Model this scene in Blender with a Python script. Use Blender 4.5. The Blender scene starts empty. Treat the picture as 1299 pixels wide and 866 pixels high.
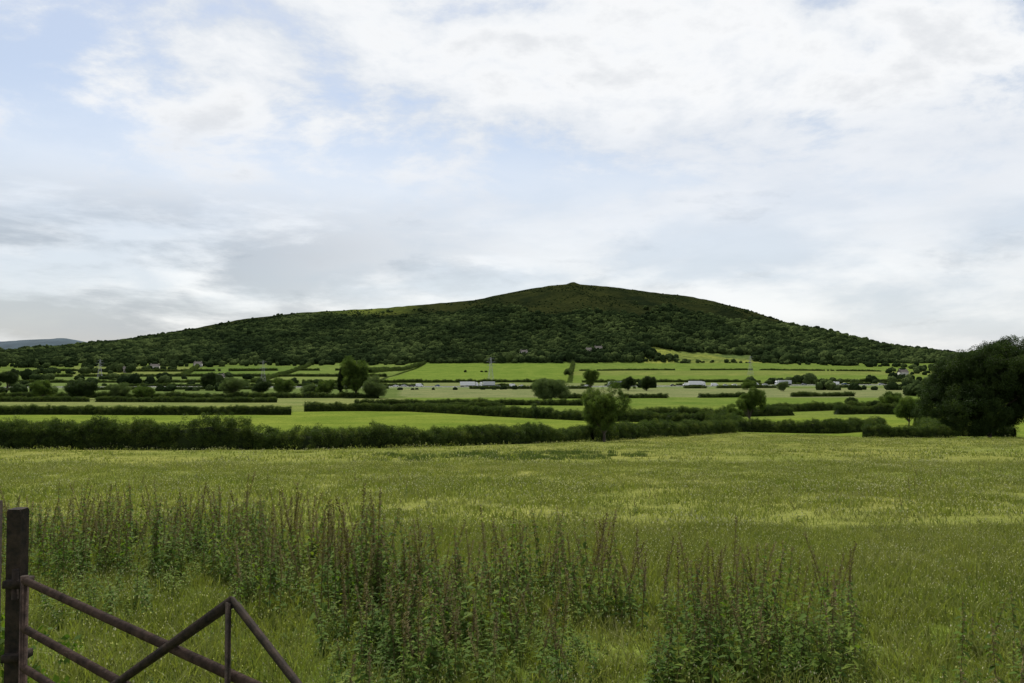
import bpy, math, random, bmesh
import numpy as np
from mathutils import Vector
rng=np.random.default_rng(7); random.seed(7)
S=bpy.context.scene
S.view_settings.view_transform='Standard'
try: S.view_settings.look='None'
except Exception: pass
S.view_settings.exposure=0
R=math.radians
# ---------------------------------------------------------------- noise
def vn(x,y,seed=0.0):
    i=np.floor(x); j=np.floor(y); fx=x-i; fy=y-j
    fx=fx*fx*(3-2*fx); fy=fy*fy*(3-2*fy)
    def h(a,b):
        v=np.sin(a*127.1+b*311.7+seed*17.3)*43758.5453
        return v-np.floor(v)
    return (h(i,j)*(1-fx)+h(i+1,j)*fx)*(1-fy)+(h(i,j+1)*(1-fx)+h(i+1,j+1)*fx)*fy
def fbm(x,y,seed=0.0,o=4):
    t=0;a=.5
    for k in range(o):
        t=t+a*vn(x*2**k,y*2**k,seed+k); a*=.5
    return t
# ---------------------------------------------------------------- terrain
VY=[-60,0,60,120,150,200,250,300,400,550,700,850,1000,1150,1250,1400,16000]
VZ=[4.68,0,-4.7,-9.2,-10.8,-12.3,-13.3,-14.1,-15.3,-16.6,-17,-16,-12.5,-4.5,4,5,-6]
_yy=np.arange(-60,3000,1.0); _zz=np.interp(_yy,VY,VZ)
_k=np.ones(21)/21; _zs=np.convolve(np.pad(_zz,10,mode='edge'),_k,mode='valid')
_zs[:90]=_zz[:90]
def ground_z(x,y):
    x=np.asarray(x,float); y=np.asarray(y,float)
    z=np.where(y<2900,np.interp(y,_yy,_zs),np.interp(y,VY,VZ))
    a=np.clip((y-4)/30,0,1)
    z=z+a*0.25*(fbm(x*.06,y*.06,3)-.47)
    a2=np.clip((y-150)/300,0,1)*np.clip((3000-y)/1500,0,1)
    z=z+a2*1.6*(fbm(x*.006,y*.006,9)-.47)
    return z
RB=np.array([-900,-700,-650,-590,-530,-470,-400,-350,-270,-220,-160,-130,-50,-10,20,50,70,76,80,88,105,150,210,250,300,350,400,450,490,520,560,640,900])*1e-3
RPY=np.array([470,462,460,455,439,427,415,405,395.5,392.5,389.5,386.5,380,372,366,361.5,359.5,356.8,356.8,360.2,361.2,366,373,379,392,408,424,438,449,457,465,470,475])
RY=1800.
def hill_z(x,y):
    x=np.asarray(x,float); y=np.asarray(y,float)
    b=x/RY
    zr=(462-np.interp(b,RB,RPY))/995*RY+1.7
    zr=zr+ (fbm(x*.01,x*0+3,5)-.47)*3+(fbm(x*.06,x*0+3,6)-.47)*2.5
    s=np.clip((y-1235)/(RY-1235),-.3,1)
    g=np.where(s>0,np.abs(s)**1.12,s*.2)
    z=3+(zr-3)*g
    sh=np.clip(s,0,1)*np.clip(1-s,0,1)*4
    z=z+sh*np.clip(zr/190,0,1)*60*(fbm(x*.0045,y*.0035,21)-.47)+sh*9*(fbm(x*.02,y*.02,31)-.47)
    back=np.clip((y-RY)/900,0,1)
    z=z*(1-back)**1.3-back*30
    return z-1.0
def T(x,y): return np.maximum(ground_z(x,y),hill_z(x,y)) if np.max(y)>1200 else ground_z(x,y)
def at(b,d):
    """survey point: bearing tangent (thousandths) and distance north"""
    x=b*1e-3*d; return x,d,float(T(np.array([x]),np.array([float(d)]))[0])
# ---------------------------------------------------------------- mesh helpers
def mkmesh(name,V,F):
    V=np.asarray(V,np.float32); F=np.asarray(F,np.int32); k=F.shape[1]
    me=bpy.data.meshes.new(name)
    me.vertices.add(len(V)); me.vertices.foreach_set('co',V.ravel())
    me.loops.add(F.size); me.loops.foreach_set('vertex_index',F.ravel())
    me.polygons.add(len(F)); me.polygons.foreach_set('loop_start',np.arange(len(F),dtype=np.int32)*k)
    me.update(calc_edges=True); return me
def obj(name,me,mat=None,parent=None,link=True,smooth=False):
    o=bpy.data.objects.new(name,me)
    if link: S.collection.objects.link(o)
    if mat is not None:
        for m in (mat if isinstance(mat,list) else [mat]): me.materials.append(m)
    if parent: o.parent=parent
    if smooth: me.polygons.foreach_set('use_smooth',np.ones(len(me.polygons),dtype=bool))
    return o
def empty(name,loc=(0,0,0),rz=0):
    o=bpy.data.objects.new(name,None); o.empty_display_size=.5
    o.location=loc; o.rotation_euler=(0,0,rz); S.collection.objects.link(o); return o
def tube(P,rad,n=8):
    P=[Vector(p) for p in P]; V=[];F=[]
    for i,p in enumerate(P):
        t=(P[min(i+1,len(P)-1)]-P[max(i-1,0)]).normalized()
        a=t.cross(Vector((0,0,1)) if abs(t.z)<.9 else Vector((1,0,0))).normalized(); c=t.cross(a)
        for k in range(n):
            an=2*math.pi*k/n; V.append(p+(a*math.cos(an)+c*math.sin(an))*rad[i])
    for i in range(len(P)-1):
        for k in range(n):
            F.append((i*n+k,i*n+(k+1)%n,(i+1)*n+(k+1)%n,(i+1)*n+k))
    for base in (0,(len(P)-1)*n):
        for k in range(1,n-2,2): F.append((base,base+k,base+k+1,base+k+2))
    return np.array([tuple(v) for v in V]),np.array(F)
def join(parts):
    Vs=[];Fs=[];o=0
    for V,F in parts:
        Vs.append(np.asarray(V,float)); Fs.append(np.asarray(F)+o); o+=len(V)
    return np.concatenate(Vs),np.concatenate(Fs)
def box(c,s,rz=0):
    x,y,z=[v/2 for v in s]
    V=np.array([(-x,-y,-z),(x,-y,-z),(x,y,-z),(-x,y,-z),(-x,-y,z),(x,-y,z),(x,y,z),(-x,y,z)])
    if rz:
        ca,sa=math.cos(rz),math.sin(rz); V=np.stack([V[:,0]*ca-V[:,1]*sa,V[:,0]*sa+V[:,1]*ca,V[:,2]],1)
    F=np.array([(0,3,2,1),(4,5,6,7),(0,1,5,4),(1,2,6,5),(2,3,7,6),(3,0,4,7)])
    return V+np.array(c),F
def bar(a,b,w):
    return tube([a,b],[w,w],4)
# ---------------------------------------------------------------- materials
def newmat(name):
    m=bpy.data.materials.new(name); m.use_nodes=True; nt=m.node_tree; nt.nodes.clear(); return m,nt
def N(nt,t,**k):
    n=nt.nodes.new(t)
    for a,v in k.items(): setattr(n,a,v)
    return n
def ramp(nt,fac,stops):
    r=N(nt,'ShaderNodeValToRGB'); e=r.color_ramp.elements
    e[0].position,e[0].color=stops[0][0],(*stops[0][1],1); e[1].position,e[1].color=stops[-1][0],(*stops[-1][1],1)
    for p,c in stops[1:-1]:
        q=e.new(p); q.color=(*c,1)
    nt.links.new(fac,r.inputs[0]); return r.outputs[0]
def noise(nt,vec,scale,detail=4,rough=.6,dist=0):
    n=N(nt,'ShaderNodeTexNoise'); n.inputs['Scale'].default_value=scale; n.inputs['Detail'].default_value=detail
    n.inputs['Roughness'].default_value=rough; n.inputs['Distortion'].default_value=dist
    nt.links.new(vec,n.inputs['Vector']); return n.outputs['Fac']
def mixc(nt,f,a,b,mode='MIX'):
    m=N(nt,'ShaderNodeMix',data_type='RGBA',blend_type=mode)
    for s,v in ((m.inputs[0],f),(m.inputs[6],a),(m.inputs[7],b)):
        if isinstance(v,(int,float)): s.default_value=v
        elif isinstance(v,tuple): s.default_value=(*v,1)
        else: nt.links.new(v,s)
    return m.outputs[2]
def mth(nt,op,a,b=None,clamp=False):
    m=N(nt,'ShaderNodeMath',operation=op); m.use_clamp=clamp
    for s,v in ((m.inputs[0],a),(m.inputs[1],b)):
        if v is None: continue
        if isinstance(v,(int,float)): s.default_value=v
        else: nt.links.new(v,s)
    return m.outputs[0]
def leafmat(name,c1,c2,c3=None,trans=.3,pscale=.15,spec=.1,isl=.5,orand=.5,cc=1.0):
    m,nt=newmat(name); g=N(nt,'ShaderNodeNewGeometry'); oi=N(nt,'ShaderNodeObjectInfo')
    nz=noise(nt,g.outputs['Position'],pscale,3)
    f=mth(nt,'ADD',mth(nt,'MULTIPLY',oi.outputs['Random'],orand),mth(nt,'MULTIPLY',mth(nt,'SUBTRACT',nz,.25),cc))
    st=[(.1,c1),(.85,c2)] if c3 is None else [(.1,c1),(.55,c2),(.95,c3)]
    col=ramp(nt,f,st)
    rp=N(nt,'ShaderNodeHueSaturation'); nt.links.new(col,rp.inputs['Color'])
    v=mth(nt,'ADD',mth(nt,'MULTIPLY',g.outputs['Random Per Island'],isl),1-isl/2); nt.links.new(v,rp.inputs['Value'])
    col=rp.outputs[0]
    p=N(nt,'ShaderNodeBsdfPrincipled'); p.inputs['Roughness'].default_value=.65; p.inputs['Specular IOR Level'].default_value=spec
    nt.links.new(col,p.inputs['Base Color'])
    out=p.outputs[0]
    if trans>0:
        t=N(nt,'ShaderNodeBsdfTranslucent'); nt.links.new(mixc(nt,1.0,col,(1.05,1.18,.45),'MULTIPLY'),t.inputs[0])
        mx=N(nt,'ShaderNodeMixShader'); mx.inputs[0].default_value=trans
        nt.links.new(p.outputs[0],mx.inputs[1]); nt.links.new(t.outputs[0],mx.inputs[2]); out=mx.outputs[0]
    o=N(nt,'ShaderNodeOutputMaterial'); nt.links.new(out,o.inputs[0]); return m
def simple(name,c1,c2,scale=5,rough=.8,metal=0,bump=0,detail=6):
    m,nt=newmat(name); tc=N(nt,'ShaderNodeTexCoord')
    nz=noise(nt,tc.outputs['Object'],scale,detail,.65)
    col=ramp(nt,nz,[(.35,c1),(.65,c2)])
    p=N(nt,'ShaderNodeBsdfPrincipled'); p.inputs['Roughness'].default_value=rough; p.inputs['Metallic'].default_value=metal
    p.inputs['Specular IOR Level'].default_value=.3 if rough<.6 else .15
    nt.links.new(col,p.inputs['Base Color'])
    if bump:
        b=N(nt,'ShaderNodeBump'); b.inputs['Strength'].default_value=bump; b.inputs['Distance'].default_value=.01
        nt.links.new(nz,b.inputs['Height']); nt.links.new(b.outputs[0],p.inputs['Normal'])
    o=N(nt,'ShaderNodeOutputMaterial'); nt.links.new(p.outputs[0],o.inputs[0]); return m
M_leaf=leafmat('tree_foliage',(.032,.056,.012),(.072,.112,.022),(.135,.175,.038),.42,.25)
M_leafdark=leafmat('dark_tree_foliage',(.012,.024,.006),(.028,.048,.012),(.058,.085,.020),.3,.25)
M_willow=leafmat('willow_foliage',(.05,.08,.026),(.085,.118,.040),(.12,.155,.06),.35,.2)
M_hedge=leafmat('hedge_foliage',(.020,.036,.009),(.052,.080,.017),(.125,.15,.035),.36,.3)
M_wood=leafmat('woodland_foliage',(.0095,.0160,.0070),(.0190,.0300,.0105),(.060,.082,.026),0,.010,.0,.15,.42,1.35)  # slight blue in these greens is painted atmospheric haze
M_grass=leafmat('meadow_grass',(.120,.150,.032),(.172,.188,.050),(.235,.232,.092),.38,.22)
M_seed=leafmat('grass_seed_heads',(.34,.32,.19),(.46,.44,.29),None,.3,.5)
M_rush=leafmat('rushes',(.055,.085,.024),(.10,.13,.04),None,.3,.3)
M_nettle=leafmat('nettle_leaves',(.040,.080,.012),(.082,.136,.020),(.18,.215,.035),.42,1.2,.08)
M_stem=leafmat('weed_stems',(.09,.075,.03),(.14,.115,.045),None,.1,1.0)
M_tassel=leafmat('weed_seed_tassels',(.078,.060,.026),(.13,.115,.042),(.17,.125,.07),.38,1.0)
M_bark=simple('bark',(.05,.04,.03),(.10,.085,.065),3,.9,0,.6)
M_core=simple('hedge_light_block',(.010,.016,.005),(.022,.034,.008),2,.95)  # dark filler for hedge insides, added to stop light showing through
M_rust=simple('rusty_steel',(.024,.016,.012),(.074,.047,.036),26,.75,.1,.5,10)
M_rustd=simple('dark_rusty_steel',(.013,.011,.009),(.040,.028,.021),34,.85,.05,.6,10)
M_asph=simple('asphalt',(.05,.05,.05),(.07,.07,.07),1,.9)
M_white=simple('white_paint',(.72,.72,.72),(.82,.82,.82),2,.5)
M_tyre=simple('tyre_rubber',(.02,.02,.02),(.03,.03,.03),2,.8)
M_glass=simple('vehicle_glass',(.02,.025,.03),(.035,.04,.045),1,.15)
M_steel=simple('galvanised_steel',(.16,.17,.18),(.24,.25,.26),1,.7,.2)
M_roof=simple('slate_roof_tiles',(.065,.06,.058),(.105,.09,.082),1.5,.85)
M_wall=simple('rendered_wall',(.32,.31,.28),(.43,.42,.38),.8,.9)
M_stone=simple('stone_wall',(.2,.18,.15),(.27,.25,.21),2,.9)
M_frame=simple('window_glass',(.03,.035,.04),(.05,.055,.06),1,.2)
# ground
def groundmat():
    m,nt=newmat('ground_grass'); g=N(nt,'ShaderNodeNewGeometry'); a=N(nt,'ShaderNodeAttribute'); a.attribute_name='col'
    pos=g.outputs['Position']
    n1=noise(nt,pos,.06,5,.6); n2=noise(nt,pos,.9,5,.7); n3=noise(nt,pos,14,3,.7)
    mp=N(nt,'ShaderNodeMapping'); mp.inputs['Scale'].default_value=(.02,.25,1); nt.links.new(pos,mp.inputs[0])
    n4=noise(nt,mp.outputs[0],1.0,3,.6)
    c=a.outputs['Color']
    c=mixc(nt,1.0,c,ramp(nt,n1,[(.3,(.72,.82,.72)),(.7,(1.22,1.14,1.15))]),'MULTIPLY')
    c=mixc(nt,1.0,c,ramp(nt,n2,[(.3,(.66,.72,.62)),(.7,(1.32,1.25,1.32))]),'MULTIPLY')
    c=mixc(nt,.9,c,ramp(nt,n3,[(.3,(.45,.5,.4)),(.7,(1.5,1.43,1.5))]),'MULTIPLY')
    c=mixc(nt,1.0,c,ramp(nt,n4,[(.3,(.86,.89,.84)),(.7,(1.12,1.09,1.10))]),'MULTIPLY')
    p=N(nt,'ShaderNodeBsdfPrincipled'); p.inputs['Roughness'].default_value=1.0; p.inputs['Specular IOR Level'].default_value=.0
    nt.links.new(c,p.inputs['Base Color'])
    b=N(nt,'ShaderNodeBump'); b.inputs['Strength'].default_value=.7; b.inputs['Distance'].default_value=.10
    nt.links.new(mth(nt,'ADD',n2,mth(nt,'MULTIPLY',n3,.35)),b.inputs['Height']); nt.links.new(b.outputs[0],p.inputs['Normal'])
    o=N(nt,'ShaderNodeOutputMaterial'); nt.links.new(p.outputs[0],o.inputs[0]); return m
M_ground=groundmat()
def hillmat():
    m,nt=newmat('hill_heath'); g=N(nt,'ShaderNodeNewGeometry'); a=N(nt,'ShaderNodeAttribute'); a.attribute_name='col'
    pos=g.outputs['Position']
    n1=noise(nt,pos,.009,6,.65,.6); n2=noise(nt,pos,.12,5,.75)
    c=a.outputs['Color']
    c=mixc(nt,1.0,c,ramp(nt,n1,[(.38,(.60,.70,.78)),(.62,(1.65,1.48,1.2))]),'MULTIPLY')
    c=mixc(nt,1.0,c,ramp(nt,n2,[(.35,(.6,.65,.65)),(.65,(1.35,1.3,1.3))]),'MULTIPLY')
    p=N(nt,'ShaderNodeBsdfPrincipled'); p.inputs['Roughness'].default_value=1.0; p.inputs['Specular IOR Level'].default_value=.0
    nt.links.new(c,p.inputs['Base Color'])
    b=N(nt,'ShaderNodeBump'); b.inputs['Strength'].default_value=.8; b.inputs['Distance'].default_value=4
    nt.links.new(n2,b.inputs['Height']); nt.links.new(b.outputs[0],p.inputs['Normal'])
    o=N(nt,'ShaderNodeOutputMaterial'); nt.links.new(p.outputs[0],o.inputs[0]); return m
M_hill=hillmat()
# ---------------------------------------------------------------- ground sheet
H1B=np.array([-1500,-800,-650,-280,-130,90,150,250,280,400,450,550,800,1500])
H1D=np.array([70,66,60,57,64,83,97,127,136,118,104,102,104,110])
def inpoly(px,py,poly):
    r=np.zeros(px.shape,bool); n=len(poly)
    for i in range(n):
        x1,y1=poly[i]; x2,y2=poly[(i+1)%n]
        if y1==y2: continue
        c=((y1>py)!=(y2>py))&(px<(x2-x1)*(py-y1)/(y2-y1)+x1); r^=c
    return r
ys=np.concatenate([np.arange(-25,20,.5),np.geomspace(20,1260,430),np.geomspace(1280,14000,70)])
bs=np.linspace(-1.7,1.7,430)
Y,Bc=np.meshgrid(ys,bs,indexing='ij'); X=Bc*(np.maximum(Y,0)+30)
Z=ground_z(X,Y)
def gridfaces(nr,nc):
    i=np.arange(nr-1)[:,None]*nc+np.arange(nc-1)[None,:]; i=i.ravel()
    return np.stack([i,i+1,i+nc+1,i+nc],1)
V=np.stack([X.ravel(),Y.ravel(),Z.ravel()],1)
me=mkmesh('ground',V,gridfaces(len(ys),len(bs)))
x,y=V[:,0],V[:,1]; bt=np.where(y>1,x/np.maximum(y,1)*1000,x*100)
C=np.tile(np.array([.085,.12,.03]),(len(V),1))
near=y<np.interp(bt,H1B,H1D)
def field(poly,c):
    k=inpoly(bt,y,poly)&~near; C[k]=c
field([(-1800,50),(1800,50),(1800,260),(200,200),(-140,252),(-1800,235)],(.112,.150,.026))
field([(-1800,235),(-140,252),(-140,390),(-1800,390)],(.12,.145,.042))
field([(-1800,300),(-140,300),(-140,390),(-1800,390)],(.13,.15,.055))
field([(-140,255),(200,200),(1800,260),(1800,300),(-140,300)],(.105,.140,.030))
field([(-140,300),(1800,300),(1800,420),(-140,400)],(.092,.132,.028))
field([(-1800,390),(-140,390),(-140,600),(-1800,600)],(.08,.11,.035))
field([(-140,400),(500,400),(520,610),(-140,595)],(.128,.146,.066))
field([(-1800,640),(-400,640),(-380,800),(-1800,800)],(.095,.13,.042))
field([(-400,640),(200,640),(190,780),(-380,760)],(.125,.145,.060))
field([(200,660),(800,680),(800,800),(190,780)],(.12,.145,.052))
field([(-180,780),(70,790),(75,1240),(-110,1240)],(.100,.145,.028))
field([(72,790),(900,800),(900,1240),(78,1240)],(.095,.136,.030))
field([(72,1000),(900,1000),(900,1090),(78,1100)],(.118,.145,.040))
field([(-1800,800),(-330,780),(-300,960),(-1800,950)],(.09,.125,.038))
field([(-330,780),(-185,780),(-150,960),(-300,960)],(.115,.146,.045))
field([(-560,960),(-420,960),(-400,1180),(-560,1180)],(.12,.146,.045))
field([(-420,960),(-300,960),(-260,1180),(-400,1180)],(.08,.12,.03))
field([(-300,960),(-150,960),(-115,1235),(-260,1235)],(.10,.138,.036))
far=y>1500; C[far]=(.07,.10,.06)
vfar=np.clip((y-2500)/3000,0,1)[:,None]; C=C*(1-vfar)+np.array([.10,.15,.17])*vfar  # aerial haze painted in: ground colour fades to blue with distance
tone=fbm(x*.05,y*.04,40)
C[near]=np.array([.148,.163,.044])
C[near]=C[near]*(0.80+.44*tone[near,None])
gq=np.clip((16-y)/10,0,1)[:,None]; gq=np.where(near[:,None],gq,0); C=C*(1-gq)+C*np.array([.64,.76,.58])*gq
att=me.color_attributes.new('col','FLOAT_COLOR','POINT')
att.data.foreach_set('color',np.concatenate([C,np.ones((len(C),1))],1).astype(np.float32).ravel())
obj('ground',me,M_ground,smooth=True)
# hill
hy=np.concatenate([np.linspace(1225,1800,240),np.linspace(1810,2700,40)]); hx=np.linspace(-1500,1350,620)
HY,HX=np.meshgrid(hy,hx,indexing='ij'); HZ=hill_z(HX,HY)
V=np.stack([HX.ravel(),HY.ravel(),HZ.ravel()],1); me=mkmesh('hill',V,gridfaces(len(hy),len(hx)))
x,y=V[:,0],V[:,1]; s=(y-1235)/(RY-1235); bb=x/y*1000
C=np.tile(np.array([.0150,.0200,.0078]),(len(V),1))
k=s<.06; C[k]=(.085,.125,.028)
k=inpoly(bb,s,[(165,-.1),(345,-.1),(330,.13),(175,.15)]); C[k]=(.12,.148,.038)
w=np.clip(1-np.abs(bb+190)/75,0,1)*np.clip((s-.86)/.06,0,1); w=(w**.5)[:,None]
C=C*(1-w)+np.array([.056,.075,.018])*w
w=(np.clip(1-np.abs(bb-150)/160,0,1)*np.clip((s-.96)/.03,0,1)*.12)[:,None]
C=C*(1-w)+np.array([.07,.075,.03])*w
att=me.color_attributes.new('col','FLOAT_COLOR','POINT')
att.data.foreach_set('color',np.concatenate([C,np.ones((len(C),1))],1).astype(np.float32).ravel())
obj('hill',me,M_hill,smooth=True)
# distant hills
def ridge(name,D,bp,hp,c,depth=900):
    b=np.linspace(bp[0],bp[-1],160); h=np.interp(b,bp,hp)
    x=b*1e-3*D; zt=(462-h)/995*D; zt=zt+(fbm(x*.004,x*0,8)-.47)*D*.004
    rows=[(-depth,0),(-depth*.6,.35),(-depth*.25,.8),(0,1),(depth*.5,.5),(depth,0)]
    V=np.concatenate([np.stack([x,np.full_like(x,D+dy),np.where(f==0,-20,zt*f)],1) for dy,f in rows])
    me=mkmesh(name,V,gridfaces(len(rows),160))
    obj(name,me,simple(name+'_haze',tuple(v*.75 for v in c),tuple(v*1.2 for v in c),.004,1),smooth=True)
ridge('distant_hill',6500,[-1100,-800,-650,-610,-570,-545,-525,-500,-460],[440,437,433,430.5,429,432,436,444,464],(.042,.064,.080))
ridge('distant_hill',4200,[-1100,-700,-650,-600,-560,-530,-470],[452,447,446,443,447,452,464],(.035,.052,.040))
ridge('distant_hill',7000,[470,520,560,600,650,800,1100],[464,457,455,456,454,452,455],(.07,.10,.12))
# ---------------------------------------------------------------- instancing
_groups={}
def group_for(coll):
    if coll.name in _groups: return _groups[coll.name]
    g=bpy.data.node_groups.new('scatter_'+coll.name,'GeometryNodeTree')
    g.interface.new_socket(name='Geometry',in_out='INPUT',socket_type='NodeSocketGeometry')
    g.interface.new_socket(name='Geometry',in_out='OUTPUT',socket_type='NodeSocketGeometry')
    i=g.nodes.new('NodeGroupInput'); o=g.nodes.new('NodeGroupOutput')
    ip=g.nodes.new('GeometryNodeInstanceOnPoints'); ci=g.nodes.new('GeometryNodeCollectionInfo')
    ci.inputs['Collection'].default_value=coll; ci.inputs['Separate Children'].default_value=True; ci.inputs['Reset Children'].default_value=True
    ip.inputs['Pick Instance'].default_value=True
    def na(nm,t):
        n=g.nodes.new('GeometryNodeInputNamedAttribute'); n.data_type=t; n.inputs['Name'].default_value=nm
        return [s for s in n.outputs if s.name=='Attribute' and s.enabled][0]
    g.links.new(i.outputs[0],ip.inputs['Points']); g.links.new(ci.outputs[0],ip.inputs['Instance'])
    g.links.new(na('rot','FLOAT_VECTOR'),ip.inputs['Rotation']); g.links.new(na('scl','FLOAT_VECTOR'),ip.inputs['Scale'])
    g.links.new(na('idx','INT'),ip.inputs['Instance Index']); g.links.new(ip.outputs[0],o.inputs[0])
    _groups[coll.name]=g; return g
def scatter(name,P,rot,scl,coll,parent=None):
    P=np.asarray(P,np.float32); n=len(P)
    me=bpy.data.meshes.new(name); me.vertices.add(n); me.vertices.foreach_set('co',P.ravel())
    scl=np.asarray(scl,np.float32)
    if scl.ndim==1: scl=np.repeat(scl[:,None],3,1)
    a=me.attributes.new('rot','FLOAT_VECTOR','POINT'); a.data.foreach_set('vector',np.asarray(rot,np.float32).ravel())
    a=me.attributes.new('scl','FLOAT_VECTOR','POINT'); a.data.foreach_set('vector',scl.ravel())
    a=me.attributes.new('idx','INT','POINT'); a.data.foreach_set('value',rng.integers(0,len(coll.objects),n).astype(np.int32))
    me.update(); o=obj(name,me,None,parent)
    md=o.modifiers.new('scatter','NODES'); md.node_group=group_for(coll); return o
def coll(name,objs):
    c=bpy.data.collections.new(name)
    for o in objs: c.objects.link(o)
    return c
def unit(n):
    v=rng.normal(size=(n,3)); return v/np.linalg.norm(v,axis=1)[:,None]
def leaves(P,L,W,up=.3,outw=0):
    n=len(P); t=unit(n); t[:,2]-=.15; 
    if outw: t=t+P*outw
    t/=np.linalg.norm(t,axis=1)[:,None]
    q=unit(n); q[:,2]+=up*2; a=np.cross(t,q); a/=np.linalg.norm(a,axis=1)[:,None]+1e-6
    L=L*rng.uniform(.6,1.3,n)[:,None]; W=W*rng.uniform(.7,1.2,n)[:,None]
    V=np.stack([P-t*L*.5,P+a*W*.5,P+t*L*.5,P-a*W*.5],1).reshape(-1,3)
    return V,np.arange(n*4).reshape(-1,4)
def clumpset(name,mat,n=110,L=.26,W=.15,k=4):
    os=[]
    for i in range(k):
        P=unit(n)*(rng.uniform(.15,1,n)**.5)[:,None]; P[:,2]*=.8
        V,F=leaves(P,L,W,.3,.5); os.append(obj(name,mkmesh(name,V,F),mat,link=False))
    return coll(name,os)
K_leaf=clumpset('leaf_spray',M_leaf); K_dark=clumpset('dark_leaf_spray',M_leafdark,130)
K_willow=clumpset('willow_spray',M_willow,130,.3,.1); K_hedge=clumpset('hedge_spray',M_hedge,110)
def ico(sub):
    b=bmesh.new(); bmesh.ops.create_icosphere(b,subdivisions=sub,radius=1)
    V=np.array([v.co[:] for v in b.verts]); F=np.array([[v.index for v in f.verts] for f in b.faces]); b.free(); return V,F
def canopyset():
    os=[]
    for i in range(7):
        V,F=ico(4)
        u1,u2=V[:,0]*2.0+V[:,2]*1.3+i*7,V[:,1]*2.0-V[:,2]*.9
        d=0.62+.75*(fbm(u1,u2,i)-.3)+.22*(vn(u1*3.5,u2*3.5,i+3)-.5)
        V=V*d[:,None]; V[:,2]*=rng.uniform(.85,1.25)
        P=unit(70); P[:,2]=np.abs(P[:,2])*1.0-.25
        dd=0.66+.75*(fbm(P[:,0]*2+P[:,2]*1.3+i*7,P[:,1]*2-P[:,2]*.9,i)-.3)
        LV,LF=leaves(P*dd[:,None],.22,.18,0,.3)
        LT=np.concatenate([LF[:,[0,1,2]],LF[:,[0,2,3]]])
        V2,F2=join([(V,F),(LV,LT)]); V2[:,2]+=.8
        os.append(obj('woodland_tree_crown',mkmesh('woodland_tree_crown',V2,F2),M_wood,link=False))
    return coll('woodland_crowns',os)
K_can=canopyset()
def rz(n,tilt=.15): return np.stack([rng.normal(0,tilt,n),rng.normal(0,tilt,n),rng.uniform(0,6.28,n)],1)
def vary(sc): n=len(sc); return np.stack([sc*rng.uniform(.85,1.5,n),sc*rng.uniform(.85,1.3,n),sc*rng.uniform(.75,1.25,n)],1)
# ---------------------------------------------------------------- hillside woods
g=6.8; gx,gy=np.meshgrid(np.arange(-1420,1150,g),np.arange(1252,1795,g)); gx=gx.ravel()+rng.uniform(-4.5,4.5,gx.size); gy=gy.ravel()+rng.uniform(-4.5,4.5,gy.size)
s=(gy-1235)/(RY-1235); b=gx/gy*1000
lim=np.interp(b,[-900,-520,-330,-250,-200,-120,-40,20,100,180,260,330,400,480,700],[.98,.97,.96,.90,.84,.88,.80,.64,.50,.46,.52,.66,.86,.97,.98])
nz=fbm(gx*.008,gy*.008,77); keep=s<lim+(nz-.47)*.55
keep&=~(inpoly(b,s,[(160,-.05),(350,-.05),(335,.13),(170,.15)]))
keep|=(rng.uniform(size=len(s))<.5*(fbm(gx*.012,gy*.012,12)>.53))&(s<lim+.22)&(s<.93)
keep&=~((s>.84)&(np.abs(b+190)<70)&(rng.uniform(size=len(s))<.93))
keep&=(s<.97)
gx,gy,s=gx[keep],gy[keep],s[keep]
sc=rng.uniform(4.4,8.6,len(gx))*(1-.5*np.clip((s-.45)/.45,0,1))*(.55+.9*fbm(gx*.01,gy*.01,91))
hz=hill_z(gx,gy); ok=hz>ground_z(gx,gy)-4; gx,gy,s,sc,hz=gx[ok],gy[ok],s[ok],sc[ok],hz[ok]
P=np.stack([gx,gy,np.maximum(hz,ground_z(gx,gy))-.5-sc*.3],1)
scatter('hillside_woodland',P,rz(len(P)),vary(sc),K_can)
n=8500; bx=rng.uniform(-500,950,n); by=rng.uniform(1430,1794,n); m=fbm(bx*.014,by*.014,14)>.45; bx,by=bx[m],by[m]
P=np.stack([bx,by,hill_z(bx,by)-1.2],1); scatter('heath_scrub',P,rz(len(P)),rng.uniform(.9,2.3,len(P)),K_can)
# hedgerow / valley distant trees
pts=[];scs=[]
def belt(b0,d0,b1,d1,n,sp,s0,s1):
    t=rng.uniform(0,1,n); d=d0+(d1-d0)*t+rng.normal(0,sp,n); bb=b0+(b1-b0)*t
    for q,dd in zip(bb,d):
        x,y,z=at(q,dd); pts.append((x,y,z-.8)); scs.append(s0+(s1-s0)*rng.uniform()**2)
belt(-700,1180,-130,1240,240,18,3,7); belt(-120,1250,160,1252,90,4,3,6); belt(150,1250,520,1245,90,5,2,4.5)
belt(-640,1000,-430,1130,60,20,3,7); belt(-700,860,-330,900,40,7,2.5,7); belt(-700,640,-350,700,40,12,2.5,7)
belt(-350,690,-180,720,14,6,2.5,6); belt(290,720,560,760,40,6,3,6); belt(380,560,560,560,24,7,2,5)
belt(480,800,720,900,50,24,3,6); belt(500,420,640,450,22,14,2.5,5); belt(-700,470,-560,480,12,8,2.5,6); belt(-540,520,-350,540,14,8,2,5)
belt(-100,1060,60,1070,3,3,2,3); belt(120,610,190,625,8,4,2.5,4.5); belt(470,1060,640,1150,70,30,3,6)
belt(340,1235,520,1170,50,10,3,5.5); belt(-60,575,20,580,5,3,1.6,2.6);belt(-180,560,-60,565,8,3,1.5,2.6)
P=np.array(pts); scatter('distant_trees',P,rz(len(P)),vary(np.array(scs)),K_can)
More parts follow.
